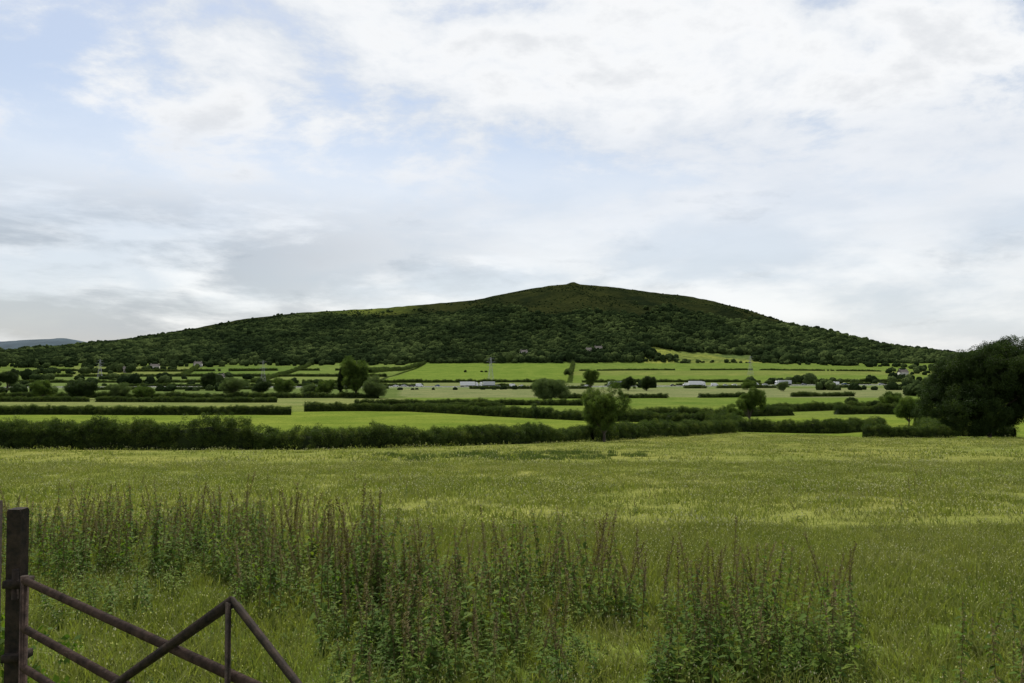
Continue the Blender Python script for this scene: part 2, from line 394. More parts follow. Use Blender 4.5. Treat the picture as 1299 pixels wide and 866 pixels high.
# ---------------------------------------------------------------- hedges
def hedge(pl,h,w,s,gaps=0,coll_=None,seed=0,var=.35):
    W=[np.array(at(b,d)[:2]) for b,d in pl]
    seg=[np.linalg.norm(W[i+1]-W[i]) for i in range(len(W)-1)]; L=sum(seg); cum=np.concatenate([[0],np.cumsum(seg)]); W=np.array(W)
    def pos(t): return np.stack([np.interp(t,cum,W[:,0]),np.interp(t,cum,W[:,1])+1.4*h*(fbm(t*.03,t*0+seed,seed)-.47)],1)
    def hh(t): return h*(1-var+1.5*var*fbm(t/(h*2.2),t*0+seed,seed+1)+.8*var*fbm(t/(h*.7),t*0+seed,seed+2))
    n=int(L*(2*h+w)/(s*s)*1.35); t=rng.uniform(0,L,n)
    if gaps: t=t[fbm(t*.05,t*0,seed+50)>gaps]
    n=len(t); p=pos(t); tg=pos(t+.5)-pos(t-.5); tg/=np.linalg.norm(tg,axis=1)[:,None]+1e-6; nr=np.stack([-tg[:,1],tg[:,0]],1)
    H=hh(t); side=rng.integers(0,3,n); lat=np.where(side==0,rng.uniform(-.5,.5,n),np.where(side==1,-.5,.5)+rng.normal(0,.10,n))
    v=np.where(side==0,1.0+rng.normal(0,.11,n),rng.uniform(.05,1,n)); lat=lat*(1-.25*v)
    xy=p+nr*(lat*w)[:,None]; z=T(xy[:,0],xy[:,1])+v*(H-s*.5)
    o=scatter('hedge',np.stack([xy[:,0],xy[:,1],z],1),rz(n,.5),s*rng.uniform(.65,1.25,n),coll_ or K_hedge)
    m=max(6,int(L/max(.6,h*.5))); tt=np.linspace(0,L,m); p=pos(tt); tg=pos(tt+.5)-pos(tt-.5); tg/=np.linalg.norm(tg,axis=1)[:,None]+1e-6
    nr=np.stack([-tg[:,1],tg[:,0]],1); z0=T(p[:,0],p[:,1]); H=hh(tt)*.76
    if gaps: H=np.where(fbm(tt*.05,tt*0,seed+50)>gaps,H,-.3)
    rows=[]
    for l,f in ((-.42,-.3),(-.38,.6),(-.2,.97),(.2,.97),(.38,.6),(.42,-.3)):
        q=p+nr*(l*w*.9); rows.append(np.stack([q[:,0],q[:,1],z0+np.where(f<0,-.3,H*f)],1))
    V=np.concatenate(rows); obj('core',mkmesh('hedge_core',V,gridfaces(6,m)),M_core,o,smooth=True)  # solid dark core added within the foliage to block light
    return o
hedge([(-1000,68),(-800,66),(-650,60),(-400,57),(-335,57.5)],1.75,1.5,.30,seed=1,var=.4)
hedge([(-333,58),(-262,57.5),(-225,59)],1.3,1.5,.30,seed=41,var=.7)
hedge([(-222,59),(-150,62),(0,71),(90,83)],1.45,1.5,.30,seed=2,var=.42)
hedge([(98,85),(150,97),(250,127),(280,136)],1.8,1.6,.38,seed=3,var=.3)
hedge([(290,138),(400,130),(470,150)],2.0,1.8,.42,seed=4,var=.4)
hedge([(445,104),(505,102),(560,103)],1.3,1.5,.36,seed=5,var=.35)
hedge([(-900,228),(-650,228),(-282,226)],2.2,2,.5,seed=6,var=.3)
hedge([(-264,250),(-200,252),(-135,250),(-60,228),(30,205),(110,190),(250,178),(290,150)],2.2,2,.5,seed=7,var=.45)
hedge([(-200,300),(-60,305),(90,300)],2.0,2,.6,seed=8,var=.45)
hedge([(-700,345),(-300,330)],2.0,2,.6,gaps=.42,seed=48,var=.4)
hedge([(-700,400),(-420,395),(-170,392)],2.4,2.5,.8,seed=9,var=.55)
hedge([(150,205),(300,215),(450,230),(520,225)],2.2,2,.55,gaps=.40,seed=10,var=.5)
hedge([(60,385),(200,390),(480,430)],2.0,2.4,.7,gaps=.44,seed=11,var=.5)
hedge([(-700,560),(-350,575),(-170,590),(200,600),(640,640)],2.0,3,.9,gaps=.45,seed=12,var=.5)
hedge([(-500,655),(0,665),(300,680),(640,720)],2.2,3,1.,gaps=.45,seed=13,var=.5)
hedge([(-640,780),(-180,780),(70,792),(500,800)],2.6,3,1.1,gaps=.3,seed=14,var=.6)
hedge([(-182,780),(-160,960),(-112,1235)],4,4,1.3,seed=15)
hedge([(70,792),(74,1000),(78,1235)],4,4,1.3,seed=16)
hedge([(78,1095),(300,1115),(470,1080)],2.0,3,1.2,gaps=.35,seed=17)
hedge([(-620,955),(-300,960),(-160,960)],3.2,4,1.3,gaps=.3,seed=18)
hedge([(-420,960),(-400,1190)],4,4,1.3,seed=19); hedge([(-300,960),(-258,1200)],4,4,1.3,seed=20); hedge([(-330,780),(-300,960)],3.5,4,1.3,seed=21)
hedge([(-600,1090),(-410,1080),(-150,1110)],3,4,1.3,gaps=.35,seed=22)
hedge([(300,240),(430,262),(520,290)],2.2,2,.6,gaps=.35,seed=23)
hedge([(520,170),(545,120),(640,112)],1.8,2,.5,seed=24)
hedge([(-135,252),(-60,285),(60,262)],1.7,1.8,.55,gaps=.3,seed=25)
# ---------------------------------------------------------------- trees
def tree(name,b,d,H,W,K=None,trunk=.22,s=None,lobes=9,dens=1.0,squash=1.,seed=0,gap=.0,lean=0):
    K=K or K_leaf; r=np.random.default_rng(seed+100); x,y,z=at(b,d)
    root=empty(name,(x,y,z)); s=s or max(.3,W*.065)
    cz=H*(trunk+ (1-trunk)/2); a=W/2; c=H*(1-trunk)/2
    LC=[];LR=[]
    for i in range(lobes):
        v=r.normal(size=3); v/=np.linalg.norm(v); q=r.uniform(.35,.74)
        LC.append(np.array([v[0]*a*q+lean*W*v[2]*.2,v[1]*a*q,cz+v[2]*c*q])); LR.append(r.uniform(.24,.46))
    LC.append(np.array([0,0,cz])); LR.append(.5)
    parts=[];P=[]
    tr=max(.06,H*.022)
    parts.append(tube([(0,0,-.4),(r.normal(0,.02)*H,r.normal(0,.02)*H,H*trunk),(r.normal(0,.03)*H,r.normal(0,.03)*H,H*.55),(lean*.05*H,0,H*.85)],[tr*1.3,tr,tr*.6,tr*.15],8))
    for C_,q in zip(LC,LR):
        st=np.array([0,0,H*max(.12,trunk*r.uniform(.7,1.3))]); mid=(st+C_)/2+r.normal(0,.03*H,3)
        parts.append(tube([st,mid,C_],[tr*.5,tr*.32,tr*.12],6))
        rad=np.array([a*q,a*q,c*q*squash]); ar=4*3.14*(a*q)*(c*q)
        n=int(ar/(s*s)*1.0*dens)+3; v=r.normal(size=(n,3)); v/=np.linalg.norm(v,axis=1)[:,None]
        rr=r.uniform(.55,1.12,n)**.7; pp=C_+v*rr[:,None]*rad
        if gap:
            f=fbm(pp[:,0]/s*.45+seed,pp[:,2]/s*.45+pp[:,1]/s*.3,seed); pp=pp[f>gap]
        P.append(pp)
        for j in range(3):
            if len(pp): parts.append(tube([C_,pp[r.integers(len(pp))]],[tr*.13,tr*.04],4))
    P=np.concatenate(P); P=P[P[:,2]>.3*s]
    V,F=join(parts); obj('trunk_and_limbs',mkmesh('trunk',V,F),M_bark,root,smooth=True)
    n=len(P); scatter('crown',P,rz(n,.6),s*r.uniform(.6,1.3,n),K,root); return root
tree('ash_tree',117,83,6.3,6.0,K_leaf,.10,.28,19,.95,gap=.44,seed=1)
tree('oak_tree',606,106,14.2,17.5,K_dark,.06,.60,28,1.05,gap=.38,seed=2)
tree('hawthorn_tree',302,176,9,6.8,K_leaf,.14,.45,12,.9,gap=.42,seed=3,lean=.5)
tree('hawthorn_bush',281,170,4.6,4.8,K_leaf,.05,.42,7,.9,gap=.36,seed=4)
tree('bush',483,235,7,7.5,K_leaf,.06,.6,8,seed=5); tree('bush',505,168,6,6.5,K_leaf,.05,.5,8,seed=6)
tree('bush',432,280,4,6,K_dark,.04,.5,6,seed=7); tree('bush',31,200,3,2.6,K_dark,.04,.35,5,seed=8)
tree('bush',462,262,3.5,5,K_dark,.04,.5,6,seed=27); tree('bush',530,150,5,7,K_dark,.04,.5,6,seed=28)
tree('oak_tree',-642,550,17,14,K_dark,.1,1.1,8,seed=9); tree('bush',-596,372,9.5,13,K_leaf,.05,.9,8,seed=10)
tree('bush',-546,368,10,18,K_dark,.04,1.,10,seed=11); tree('willow_bush',-500,400,8,15,K_willow,.04,.9,8,seed=12)
tree('willow_bush',-470,390,7,11,K_leaf,.04,.9,8,seed=13)
tree('willow_tree',-352,400,12,16,K_willow,.08,1.,10,seed=14); tree('oak_tree',-384,550,13,14,K_dark,.08,1.1,8,seed=15)
tree('oak_tree',-292,400,10.5,13,K_leaf,.08,.9,9,seed=16); tree('bush',-255,405,8,14,K_willow,.04,.9,8,seed=17)
tree('bush',-235,400,9,11,K_leaf,.05,.9,8,seed=18); tree('poplar_tree',-218,405,18,4.5,K_dark,.08,.7,8,seed=19)
tree('ash_tree',-198,400,21.5,18,K_leaf,.1,.9,16,.9,gap=.38,seed=20); tree('willow_bush',-174,392,10.5,18,K_willow,.04,1.,10,seed=21)
tree('willow_tree',50,355,11.5,22,K_willow,.04,.9,14,seed=22); tree('ash_tree',100,510,15.5,13,K_leaf,.08,1.,9,gap=.34,seed=23)
tree('oak_tree',148,540,11,11,K_dark,.06,1.,8,seed=24); tree('oak_tree',172,540,12,12,K_dark,.06,1.,8,seed=25)
tree('bush',-320,455,8,12,K_dark,.04,1.,8,seed=26); tree('bush',300,560,8,14,K_leaf,.04,1.,8,seed=29)
tree('bush',345,520,7,9,K_willow,.04,.9,8,seed=30); tree('bush',555,240,8,10,K_leaf,.04,.8,8,seed=31)
# ---------------------------------------------------------------- meadow grass
def bladeset(name,k,n,spread,h0,h1,w,mat,seedfrac=0.,lean=.5):
    os=[]
    for i in range(k):
        Vs=[];Fs=[];mi=[];c=0
        for j in range(n):
            a=rng.uniform(0,6.28); r=spread*rng.uniform()**.6; bx,by=r*math.cos(a),r*math.sin(a)
            h=rng.uniform(h0,h1); la=rng.uniform(0,6.28); l=h*rng.uniform(.05,lean); dx,dy=math.cos(la)*l,math.sin(la)*l
            wa=rng.uniform(0,6.28); wx,wy=math.cos(wa)*w/2,math.sin(wa)*w/2
            sd=rng.uniform()<seedfrac
            if sd: h=h1*rng.uniform(1,1.5); wx*=.35; wy*=.35; dx*=.5;dy*=.5
            Vs+= [(bx-wx,by-wy,-.02),(bx+wx,by+wy,-.02),(bx+dx*.4+wx*.8,by+dy*.4+wy*.8,h*.6),(bx+dx*.4-wx*.8,by+dy*.4-wy*.8,h*.6),(bx+dx+wx*.15,by+dy+wy*.15,h),(bx+dx-wx*.15,by+dy-wy*.15,h)]
            Fs+=[(c,c+1,c+2,c+3),(c+3,c+2,c+4,c+5)]; mi+=[0,0]; c+=6
            if sd:
                q=w*.75; x0,y0=bx+dx,by+dy
                Vs+=[(x0-q*.5,y0,h-q),(x0+q*.5,y0,h-q),(x0+q*.5,y0+q*.6,h+q*.4),(x0-q*.5,y0+q*.6,h+q*.4)]; Fs.append((c,c+1,c+2,c+3)); mi.append(1); c+=4
        me=mkmesh(name,Vs,Fs); o=obj(name,me,[mat,M_seed],link=False)
        me.polygons.foreach_set('material_index',np.array(mi,np.int32)); os.append(o)
    return coll(name,os)
K_g1=bladeset('grass_tuft',6,46,.19,.03,.12,.008,M_grass,.10,1.3)
K_g2=bladeset('grass_tuft_wide',6,60,.5,.04,.11,.018,M_grass,.17,1.3)
K_g3=bladeset('grass_patch',4,60,1.2,.05,.12,.04,M_grass,.22,1.2)
K_rush=bladeset('rush_tuft',4,50,.4,.15,.30,.025,M_rush,.05,.6)
def scatgrass(name,d0,d1,dens,K,s0,s1,bmax=.78,b0=-.12):
    n=int(dens*bmax*(d1*d1-d0*d0)); d=np.sqrt(rng.uniform(d0*d0,d1*d1,n)); b=rng.uniform(-bmax,bmax,n)
    x=b*d; m=d<np.interp(b*1000,H1B,H1D)-.8; m&=rng.uniform(size=n)<(b0+2.0*fbm(x*.5,d*.5,61)); x,d=x[m],d[m]
    P=np.stack([x,d,ground_z(x,d)],1); n=len(P)
    scatter(name,P,rz(n,.1),rng.uniform(s0,s1,n)*(.55+.9*fbm(x*.35,d*.35,5)),K)
scatgrass('meadow_grass',3.0,13,50,K_g1,.6,1.5,.85,.15)
scatgrass('meadow_grass',12,36,6,K_g2,.6,1.4)
scatgrass('meadow_grass',34,140,.5,K_g3,.6,1.3)
n=420; b=rng.uniform(-175,170,n); d=rng.uniform(40,50,n)+b*.012; x=b*1e-3*d
m=fbm(x*.3,d*.5,3)>.42; x,d=x[m],d[m]; n=len(x)
P=np.stack([x,d,ground_z(x,d)],1); scatter('rushes',P,rz(n,.1),rng.uniform(.5,1.0,n),K_rush)
# ---------------------------------------------------------------- nettles and sorrel
def leaf3(base,dirv,L,W,droop):
    t=Vector(dirv).normalized(); side=t.cross(Vector((0,0,1))).normalized(); b=Vector(base)
    m=b+t*L*.4+Vector((0,0,-droop*L*.15)); tip=b+t*L+Vector((0,0,-droop*L*.6))
    return [b,m+side*W/2+Vector((0,0,.006)),tip,m-side*W/2+Vector((0,0,.006)),m]
def weed(kind,young=False):
    parts=[];mats=[]
    h=1.0; bend=rng.normal(0,.09,2); pt=lambda t:np.array([bend[0]*t*t,bend[1]*t*t,t*h])
    V,F=tube([pt(0),pt(.35),pt(.7),pt(1)],[.005,.004,.003,.0015],4); parts.append((V,F)); mats+= [0]*len(F)
    lv=[];lf=[];c=0
    a=rng.uniform(0,3)
    t=.12 if kind<4 else .05
    top=.97 if kind<4 else .55
    while t<top:
        a+=1.57+rng.normal(0,.2)
        for s_ in (0,3.1416):
            L=((.17 if young else .15)*(1-t*.6) if kind<4 else .16*(1-t))*rng.uniform(.7,1.2)
            q=leaf3(pt(t),(math.cos(a+s_),math.sin(a+s_),.15),L,L*.5,rng.uniform(.4,1.3)); lv+=q; lf+=[(c,c+1,c+2,c+4),(c,c+4,c+2,c+3)]; c+=5
        t+=rng.uniform(.055,.09)
    parts.append((np.array([tuple(v) for v in lv]),np.array(lf))); mats+=[1]*len(lf)
    if not young:
        tv=[];tf=[];c=0
        t=.52
        while t<1.0:
            for j in range(4 if kind<4 else 7):
                an=rng.uniform(0,6.28); L=rng.uniform(.015,.055)*(1.25-t*.6); b0=pt(t+rng.uniform(-.02,.02)); w=rng.uniform(.004,.0085)
                e=b0+np.array([math.cos(an)*L,math.sin(an)*L,(-.5*L if kind<4 else .7*L)]); s_=np.array([-math.sin(an),math.cos(an),.6])*w
                tv+=[b0,(b0+e)/2+s_,e,(b0+e)/2-s_]; tf.append((c,c+1,c+2,c+3)); c+=4
            t+=rng.uniform(.022,.04)
        parts.append((np.array(tv),np.array(tf))); mats+=[2]*len(tf)
    nm='nettle' if kind<4 else 'sorrel'
    V,F=join(parts); me=mkmesh(nm,V,F); o=obj(nm,me,[M_stem,M_nettle,M_tassel],link=False)
    me.polygons.foreach_set('material_index',np.array(mats,np.int32)); return o
K_net=coll('nettles',[weed(i%4) for i in range(7)]); K_sor=coll('sorrels',[weed(4) for i in range(6)]); K_yn=coll('young_nettles',[weed(0,True) for i in range(5)])
def patch(name,K,b0,b1,d0,d1,n,h0,h1,th=.42,seed=0):
    b=rng.uniform(b0,b1,n*3); d=rng.uniform(d0,d1,n*3); x=b*1e-3*d
    e=np.minimum(np.minimum(b-b0,b1-b)/(b1-b0),np.minimum(d-d0,d1-d)/(d1-d0))*2
    m=fbm(x*1.0,d*1.0,seed)+.16*np.clip(e,0,.6)-.08+rng.normal(0,.03,n*3)>th; x,d=x[m][:n],d[m][:n]; n=len(x)
    h=(h0+(h1-h0)*rng.uniform(0,1,n)**1.6)*(.6+.8*fbm(x*1.2,d*1.2,seed+3)); P=np.stack([x,d,ground_z(x,d)-.02],1)
    scatter(name,P,rz(n,.12),np.stack([h**.5*.9,h**.5*.9,h],1),K)
patch('nettle_patch',K_net,-650,-300,8.4,12.4,320,.35,.88,.42,1)
patch('sorrel_patch',K_sor,-650,-320,8.6,12.0,110,.5,.98,.42,2)
patch('nettle_patch',K_net,-350,-120,7.0,10,160,.4,.92,.45,3)
patch('sorrel_patch',K_sor,-350,-60,6.8,9.8,85,.5,1.0,.43,4)
patch('nettle_patch',K_net,-130,150,6.0,8.6,115,.3,.85,.47,5)
patch('sorrel_patch',K_sor,-130,170,6.0,8.6,80,.4,.98,.43,6)
patch('nettle_patch',K_net,-240,80,4.7,6.6,115,.25,.62,.45,7)
patch('sorrel_patch',K_sor,-240,80,4.7,6.6,55,.4,.75,.43,27)
patch('young_nettle_patch',K_yn,-240,140,4.5,6.6,230,.12,.36,.43,17)
patch('young_nettle_patch',K_yn,-600,-100,6.5,11,330,.12,.4,.44,18)
patch('nettle_patch',K_net,170,440,5.0,7.0,90,.3,.75,.46,8)
patch('young_nettle_patch',K_yn,170,430,5.0,6.8,110,.15,.4,.45,19)
patch('sorrel_patch',K_sor,150,430,5.2,7.4,50,.5,.85,.42,9)
patch('nettle_patch',K_net,540,720,4.6,6,16,.3,.6,.4,11)
patch('low_weeds',K_yn,-650,720,4.2,14,800,.05,.16,.36,31)
patch('sorrel_patch',K_sor,-600,700,14,30,50,.3,.6,.4,12)
patch('nettle_patch',K_net,590,690,2.7,3.5,12,.75,1.05,.3,13)
# ---------------------------------------------------------------- gate
gp=np.array([-1.68,2.70]); gd=np.array([1.10,-.90]); 
def G(t,z,off=0): 
    n=np.array([.9,1.1])/1.42; p=gp+gd*t+n*off; return (p[0],p[1],z)
gate=empty('field_gate')
parts=[]
for z in (.97,.81,.68,.52,.34,.14): parts.append(tube([G(.03,z),G(1.9,z)],[.0125,.0125],16))
for t in (.03,1.9): parts.append(tube([G(t,.12),G(t,.985)],[.013,.013],16))
V,F=join(parts); obj('gate_rails',mkmesh('gate_rails',V,F),M_rust,gate,smooth=False)
def flat(a,b,w,th):
    a,b=Vector(a),Vector(b); t=(b-a).normalized(); n=Vector((.9,1.1,0)).normalized(); s_=t.cross(n).normalized()
    V=[]
    for p in (a,b):
        for u,v in ((-1,-1),(1,-1),(1,1),(-1,1)): V.append(tuple(p+s_*u*w/2+n*v*th/2))
    return np.array(V),np.array([(0,1,2,3),(7,6,5,4),(0,4,5,1),(1,5,6,2),(2,6,7,3),(3,7,4,0)])
parts=[flat(G(.06,.42,-.02),G(.95,1.156,-.02),.018,.006),flat(G(.95,1.156,-.02),G(1.86,.50,-.02),.018,.006),flat(G(.948,.12,-.027),G(.948,1.15,-.027),.016,.006),
  flat(G(.06,.42,-.011),G(.95,1.145,-.011),.006,.018),flat(G(.95,1.145,-.011),G(1.86,.49,-.011),.006,.018)]
V,F=join(parts); obj('gate_braces',mkmesh('gate_braces',V,F),M_rustd,gate)
post=empty('gate_post'); gz=float(ground_z(-1.72,2.74))
bm=bmesh.new()
def bmbox(bm,c,s):
    r=bmesh.ops.create_cube(bm,size=1); 
    for v in r['verts']: v.co=Vector((v.co.x*s[0]+c[0],v.co.y*s[1]+c[1],v.co.z*s[2]+c[2]))
bmbox(bm,(-1.715,2.74,(1.2+gz-.3)/2),(.048,.048,1.2-gz+.3))
bmesh.ops.bevel(bm,geom=bm.edges[:],offset=.005,segments=2)
me=bpy.data.meshes.new('post'); bm.to_mesh(me); bm.free(); obj('post',me,M_rustd,post)
parts=[box((-1.70,2.725,z),(.065,.075,.025)) for z in (.95,.70,.30)]+[tube([(-1.695,2.70,z-.05),(-1.695,2.70,z+.05)],[.011,.011],8) for z in (.95,.30)]
V,F=join(parts); obj('hinge_straps',mkmesh('hinge_straps',V,F),M_rustd,post)
fp=empty('fence_post'); V,F=join([box((-1.862,2.82,.45),(.05,.05,1.52)),box((-2.6,2.9,.95),(1.45,.012,.03)),box((-2.6,2.9,.6),(1.45,.012,.03))]); obj('post_and_rails',mkmesh('fp',V,F),M_rustd,fp)
n=110; P=np.stack([rng.uniform(-2.3,-1.62,n),rng.uniform(2.66,3.1,n),rng.uniform(.0,.70,n)],1)
K_bram=clumpset('bramble_spray',M_nettle,26,.5,.3)
scatter('bramble_bush',P,rz(n,.8),rng.uniform(.05,.10,n),K_bram)
# ---------------------------------------------------------------- motorway, vehicles
RBx=[(-900,600),(-300,612),(0,625),(300,650),(700,700)]
rx=np.linspace(-900*.6,700*.7,160); ry=np.interp(rx,[b*1e-3*d for b,d in RBx],[d for b,d in RBx])
def strip(name,o0,o1,dz,mat,parent=None,dash=False):
    rows=[]
    for o_ in (o0,o1): rows.append(np.stack([rx,ry+o_,ground_z(rx,ry)+1.0+dz],1))
    F=gridfaces(2,160); 
    if dash: F=F[::2]
    return obj(name,mkmesh(name,np.concatenate(rows),F),mat,parent)
emb=np.concatenate([np.stack([rx,ry+o_,ground_z(rx,ry)+z_],1) for o_,z_ in ((-20,-.5),(-14.5,.98),(14.5,.98),(20,-.5))])
M_verge=simple('verge_grass',(.08,.11,.036),(.12,.15,.05),.3,.95)
obj('road_embankment',mkmesh('emb',emb,gridfaces(4,160)),M_verge,smooth=False)
road=strip('motorway',-13,13,.02,M_asph)
strip('central_reserve',-1.5,1.5,.03,M_verge,road)
for o_ in (-12,-2,2,12): strip('edge_line',o_-.1,o_+.1,.035,M_white,road)
for o_ in (-5.5,-8.8,5.5,8.8): strip('lane_line',o_-.08,o_+.08,.035,M_white,road,True)
def prism(prof,w0):
    n=len(prof)
    V=[(x,-w/2,z) for (x,z,*q) in prof for w in [q[0] if q else w0]]+[(x,w/2,z) for (x,z,*q) in prof for w in [q[0] if q else w0]]
    F=[(i,(i+1)%n,n+(i+1)%n,n+i) for i in range(n)]
    return V,F,n
def prism_mesh(name,prof,w,mat,parent):
    V,F,n=prism(prof,w); me=bpy.data.meshes.new(name); me.from_pydata(V,[],F+[tuple(range(n))[::-1],tuple(range(n,2*n))]); me.update()
    return obj(name,me,[mat],parent)
def wheels(parent,xs,r,w):
    parts=[]
    for x in xs:
        for sy in (-1,1):
            parts.append(tube([(x,sy*w/2-.12*sy,r),(x,sy*w/2+.04*sy,r)],[r,r],12))
    V,F=join(parts); obj('wheels',mkmesh('wheels',V,F),M_tyre,parent)
paints=[simple('car_paint_%s'%n,c,tuple(v*1.1 for v in c),1,.3) for n,c in (('white',(.75,.75,.75)),('silver',(.45,.46,.48)),('red',(.35,.03,.03)),('blue',(.05,.09,.18)),('black',(.03,.03,.035)),('grey',(.18,.19,.2)))]
def place(name,b,lane):
    x=b*1e-3*640; y=float(np.interp(x,rx,ry))+lane; z=float(ground_z(x,float(np.interp(x,rx,ry))))+1.03
    x=b*1e-3*y; return empty(name,(x,y,z),.05+(math.pi if lane>0 else 0))
def car(b,lane,p):
    e=place('car',b,lane)
    prism_mesh('body',[(-2.1,.35),(2.1,.35),(2.15,.7),(1.9,.85),(1.05,.98),(-1.7,1.0),(-2.1,.9)],1.75,paints[p],e)
    prism_mesh('cabin_glass',[(1.05,.98,1.6),(.35,1.4,1.35),(-1.2,1.43,1.35),(-1.75,1.0,1.6)],1.6,M_glass,e)
    prism_mesh('roof',[(.3,1.42,1.3),(.2,1.48,1.2),(-1.1,1.5,1.2),(-1.2,1.44,1.3)],1.3,paints[p],e); wheels(e,(-1.3,1.35),.32,1.7)
def lorry(b,lane,p,L=12):
    e=place('lorry',b,lane)
    prism_mesh('trailer',[(-L/2-1,1.15),(L/2-2.2,1.15),(L/2-2.2,3.9),(L/2-2.4,4.0),(-L/2-.9,4.0),(-L/2-1,3.9)],2.5,paints[p],e)
    prism_mesh('cab',[(L/2-1.8,.5),(L/2+.5,.5),(L/2+.5,1.6),(L/2+.2,2.9),(L/2-.4,3.6),(L/2-1.8,3.6)],2.4,paints[0],e)
    prism_mesh('windscreen',[(L/2+.53,1.7,2.2),(L/2+.26,2.85,2.1),(L/2-1.0,2.7,2.46),(L/2-.9,1.75,2.46)],2.4,M_glass,e)
    V,F=box((-.5,0,.85),(L,.9,.3)); obj('chassis',mkmesh('chassis',V,F),M_tyre,e); wheels(e,(-L/2,-L/2+1.3,L/2-3,L/2-.6),.5,2.4)
def van(b,lane,p=0):
    e=place('van',b,lane)
    prism_mesh('body',[(-2.8,.4),(2.7,.4),(2.8,1.0),(2.2,1.35),(1.5,2.35),(1.2,2.45),(-2.7,2.45),(-2.8,2.2)],2.0,paints[p],e)
    prism_mesh('windscreen',[(2.25,1.35,1.8),(1.55,2.3,1.7),(1.0,2.2,2.04),(1.0,1.4,2.04)],1.9,M_glass,e); wheels(e,(-1.8,1.8),.36,1.95)
for b,l,p in ((-148,-4,0),(-138,4,1),(-128,-7,4),(-95,4,3),(-18,-4,1),(12,4,0),(52,-7,5),(96,4,0),(140,-4,1),(152,-7,0),(205,-4,4),(272,-4,1),(283,4,0),(300,-7,2),(322,4,1),(372,-4,5),(402,-4,0),(423,4,3),(470,-4,1),(500,4,0),(-250,-4,0),(-210,4,5),(520,-4,2)): car(b,l,p)
lorry(-54,-4,0,13); lorry(-32,4,1,11); lorry(236,-4,0,12); lorry(345,4,1,12); lorry(131,4,5,11)
van(222,4); van(258,-7); van(412,4); van(-118,-4); van(310,-4); van(1,-7,0)
# ---------------------------------------------------------------- pylons
def pylon(b,d,H):
    x,y,z=at(b,d); e=empty('electricity_pylon',(x,y,z),.3); parts=[]
    w=lambda t:(1-t)**1.3*H*.10+H*.018
    lv=[0,.16,.31,.45,.57,.68,.78,.87,.95,1.0]; cs=[(-1,-1),(1,-1),(1,1),(-1,1)]
    for i in range(len(lv)-1):
        a,b_=lv[i],lv[i+1]
        for k in range(4):
            c,c2=cs[k],cs[(k+1)%4]
            A=(c[0]*w(a),c[1]*w(a),a*H); B=(c[0]*w(b_),c[1]*w(b_),b_*H); B2=(c2[0]*w(b_),c2[1]*w(b_),b_*H); A2=(c2[0]*w(a),c2[1]*w(a),a*H)
            parts+= [bar(A,B,.09),bar(A,B2,.045),bar(A2,B,.045),bar(B,B2,.045)]
    for t,l in ((.66,.16),(.80,.2),(.93,.14)):
        for sg in (-1,1):
            for sy in (-1,1): parts+= [bar((sg*w(t),sy*w(t),t*H),(sg*l*H,0,t*H+.02*H),.06),bar((sg*w(t),sy*w(t),t*H+.05*H),(sg*l*H,0,t*H+.02*H),.05)]
            parts.append(bar((sg*l*H,0,t*H+.02*H),(sg*l*H,0,t*H-.05*H),.06))
    V,F=join(parts); obj('lattice',mkmesh('lattice',V,F),M_steel,e)
pylon(-317,720,22); pylon(-27,800,25); pylon(304,1000,25); pylon(-525,900,22)
# ---------------------------------------------------------------- houses
def house(b,d,L,D_,Hh,wall,rot=0.,up=0):
    x,y,z=at(b,d); e=empty('house',(x,y,z+up),rot)
    V,F=box((0,0,Hh/2-1.5),(L,D_,Hh+3)); obj('walls',mkmesh('walls',V,F),wall,e)
    r=D_*.42; me=bpy.data.meshes.new('roof'); l=L/2+.4; w=D_/2+.5
    V=[(-l,-w,Hh-.1),(l,-w,Hh-.1),(l,w,Hh-.1),(-l,w,Hh-.1),(-l,0,Hh+r),(l,0,Hh+r)]
    me.from_pydata(V,[],[(0,1,5,4),(2,3,4,5),(0,4,3),(1,2,5),(3,2,1,0)]); obj('roof',me,M_roof,e)
    parts=[box((sx*(L/2-.8),0,Hh+r*.9+.3),(.9,.9,1.8)) for sx in (-1,1)]; V,F=join(parts); obj('chimneys',mkmesh('ch',V,F),M_stone,e)
    parts=[]
    k=max(2,int(L/3))
    for i in range(k):
        xx=-L/2+L*(i+.5)/k
        for zz in (1.5,4.1):
            if zz<Hh-1: parts.append(box((xx,-D_/2-.02,zz),(1.1,.1,1.3)))
    V,F=join(parts); obj('windows',mkmesh('win',V,F),M_frame,e)
    V,F=box((0,-D_/2-.03,1.0),(1.0,.12,2.1)); obj('door',mkmesh('door',V,F),M_rustd,e)
house(110,1292,12,8,6,M_wall,.1,2); house(98,1290,9,7,5.5,M_stone,-.2,2); house(15,1285,11,8,5.5,M_wall,.3,2)
house(-455,1130,12,7,5,M_wall,.2); house(-490,1060,10,7,5,M_stone,.4)
house(-400,1180,11,7,5.,M_wall,.1); house(498,980,11,7,5.,M_wall,.2); house(-375,860,14,8,3.6,M_wall,.1)
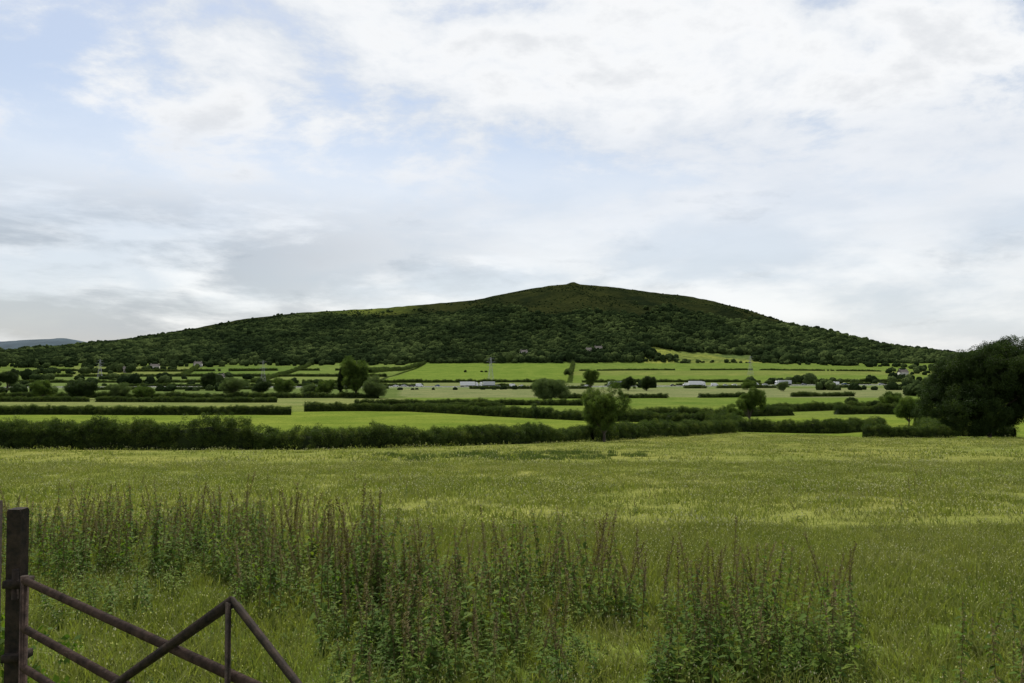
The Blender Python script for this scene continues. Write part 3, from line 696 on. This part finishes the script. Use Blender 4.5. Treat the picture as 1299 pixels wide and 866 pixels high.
# ---------------------------------------------------------------- sun & sky
EL,AZ=R(57),R(-18)
sv=Vector((math.sin(AZ)*math.cos(EL),math.cos(AZ)*math.cos(EL),math.sin(EL)))
sl=bpy.data.lights.new('sun','SUN'); sl.energy=4.8; sl.angle=R(.6); sl.color=(1,.95,.86)
so=bpy.data.objects.new('sun',sl); so.rotation_euler=sv.to_track_quat('Z','Y').to_euler(); so.location=(0,0,60); S.collection.objects.link(so)
w=bpy.data.worlds.new('World'); S.world=w; w.use_nodes=True; nt=w.node_tree; nt.nodes.clear()
sky=N(nt,'ShaderNodeTexSky',sky_type='NISHITA'); sky.sun_disc=False; sky.sun_elevation=EL; sky.sun_rotation=AZ; sky.air_density=1.0; sky.dust_density=1.0
tc=N(nt,'ShaderNodeTexCoord'); sp=N(nt,'ShaderNodeSeparateXYZ'); nt.links.new(tc.outputs['Generated'],sp.inputs[0])
X_,Y_,Z_=sp.outputs; zc=mth(nt,'ADD',mth(nt,'MAXIMUM',Z_,0.0),.24)
cb=N(nt,'ShaderNodeCombineXYZ'); nt.links.new(mth(nt,'DIVIDE',X_,zc),cb.inputs[0]); nt.links.new(mth(nt,'DIVIDE',Y_,zc),cb.inputs[1]); cb.inputs[2].default_value=8.3
pl=cb.outputs[0]
def mapped(sc,loc):
    mp=N(nt,'ShaderNodeMapping'); mp.inputs['Scale'].default_value=sc; mp.inputs['Location'].default_value=loc; nt.links.new(tc.outputs['Generated'],mp.inputs[0]); return mp.outputs[0]
def mrange(v,a,b,smooth=True):
    m=N(nt,'ShaderNodeMapRange'); nt.links.new(v,m.inputs[0]); m.inputs[1].default_value=a; m.inputs[2].default_value=b
    if smooth: m.interpolation_type='SMOOTHSTEP'
    return m.outputs[0]
def mf(a,b,f):
    m=N(nt,'ShaderNodeMix',data_type='FLOAT'); nt.links.new(f,m.inputs[0])
    for s_,v in ((m.inputs[2],a),(m.inputs[3],b)):
        if isinstance(v,(int,float)): s_.default_value=v
        else: nt.links.new(v,s_)
    return m.outputs[0]
# upper broken cloud deck, thicker to the north-east
hi=noise(nt,pl,2.3,10,.62,.15); big=noise(nt,pl,.8,2,.5,.1)
cum=noise(nt,mapped((4.5,4.5,13),(1.3,.4,.2)),1.0,8,.56,.1)
top=mrange(Z_,.15,.32)
east=mrange(X_,-.45,.35)
cov_hi=mrange(mth(nt,'ADD',mth(nt,'ADD',hi,mth(nt,'MULTIPLY',mth(nt,'SUBTRACT',big,.5),.7)),mth(nt,'MULTIPLY',east,.07)),.43,.585)
veil=mth(nt,'ADD',mth(nt,'MULTIPLY',cum,.5),.56,True)
covf=mf(veil,mth(nt,'ADD',mth(nt,'MULTIPLY',cov_hi,.68),.30),top)
covf=mth(nt,'MINIMUM',covf,.98)
bri_hi=mth(nt,'ADD',mrange(hi,.40,.64),mth(nt,'MULTIPLY',east,.12),True)
bri=mf(mrange(cum,.40,.60),bri_hi,top)
cc=mixc(nt,bri,(7.1,7.6,8.3),(9.7,9.8,9.9))
band=mth(nt,'MULTIPLY',mrange(Z_,.10,.19),mrange(Z_,.32,.22))
cc=mixc(nt,mth(nt,'MULTIPLY',band,.6),cc,(8.2,8.5,9.0))
ml=mrange(X_,.02,-.40,False); mz=mrange(Z_,.24,.13)
grey=mth(nt,'ADD',mth(nt,'MULTIPLY',mth(nt,'MULTIPLY',ml,mz),.9),mth(nt,'MULTIPLY',mz,.16))
sh=noise(nt,mapped((4.2,4.2,17),(4.3,2.4,.8)),1.0,9,.6,.15); shr=mrange(sh,.40,.60)
und=mth(nt,'MULTIPLY',mrange(hi,.56,.70),.34)
dark=mth(nt,'ADD',mth(nt,'MULTIPLY',grey,shr),und,True)
cc=mixc(nt,dark,cc,(4.6,5.0,5.6))
skyb=mixc(nt,1.0,sky.outputs[0],(1.35,1.3,1.25),'MULTIPLY')
col=mixc(nt,covf,skyb,cc)
bg=N(nt,'ShaderNodeBackground'); bg.inputs[1].default_value=.1; nt.links.new(col,bg.inputs[0])
wo=N(nt,'ShaderNodeOutputWorld'); nt.links.new(bg.outputs[0],wo.inputs[0])
# ---------------------------------------------------------------- camera
cd=bpy.data.cameras.new('camera'); cd.sensor_width=23.5; cd.lens=18; cd.clip_end=30000; cd.clip_start=.05
co=bpy.data.objects.new('camera',cd); co.location=(0,0,1.7); co.rotation_euler=(R(90+1.67),0,0); S.collection.objects.link(co); S.camera=co
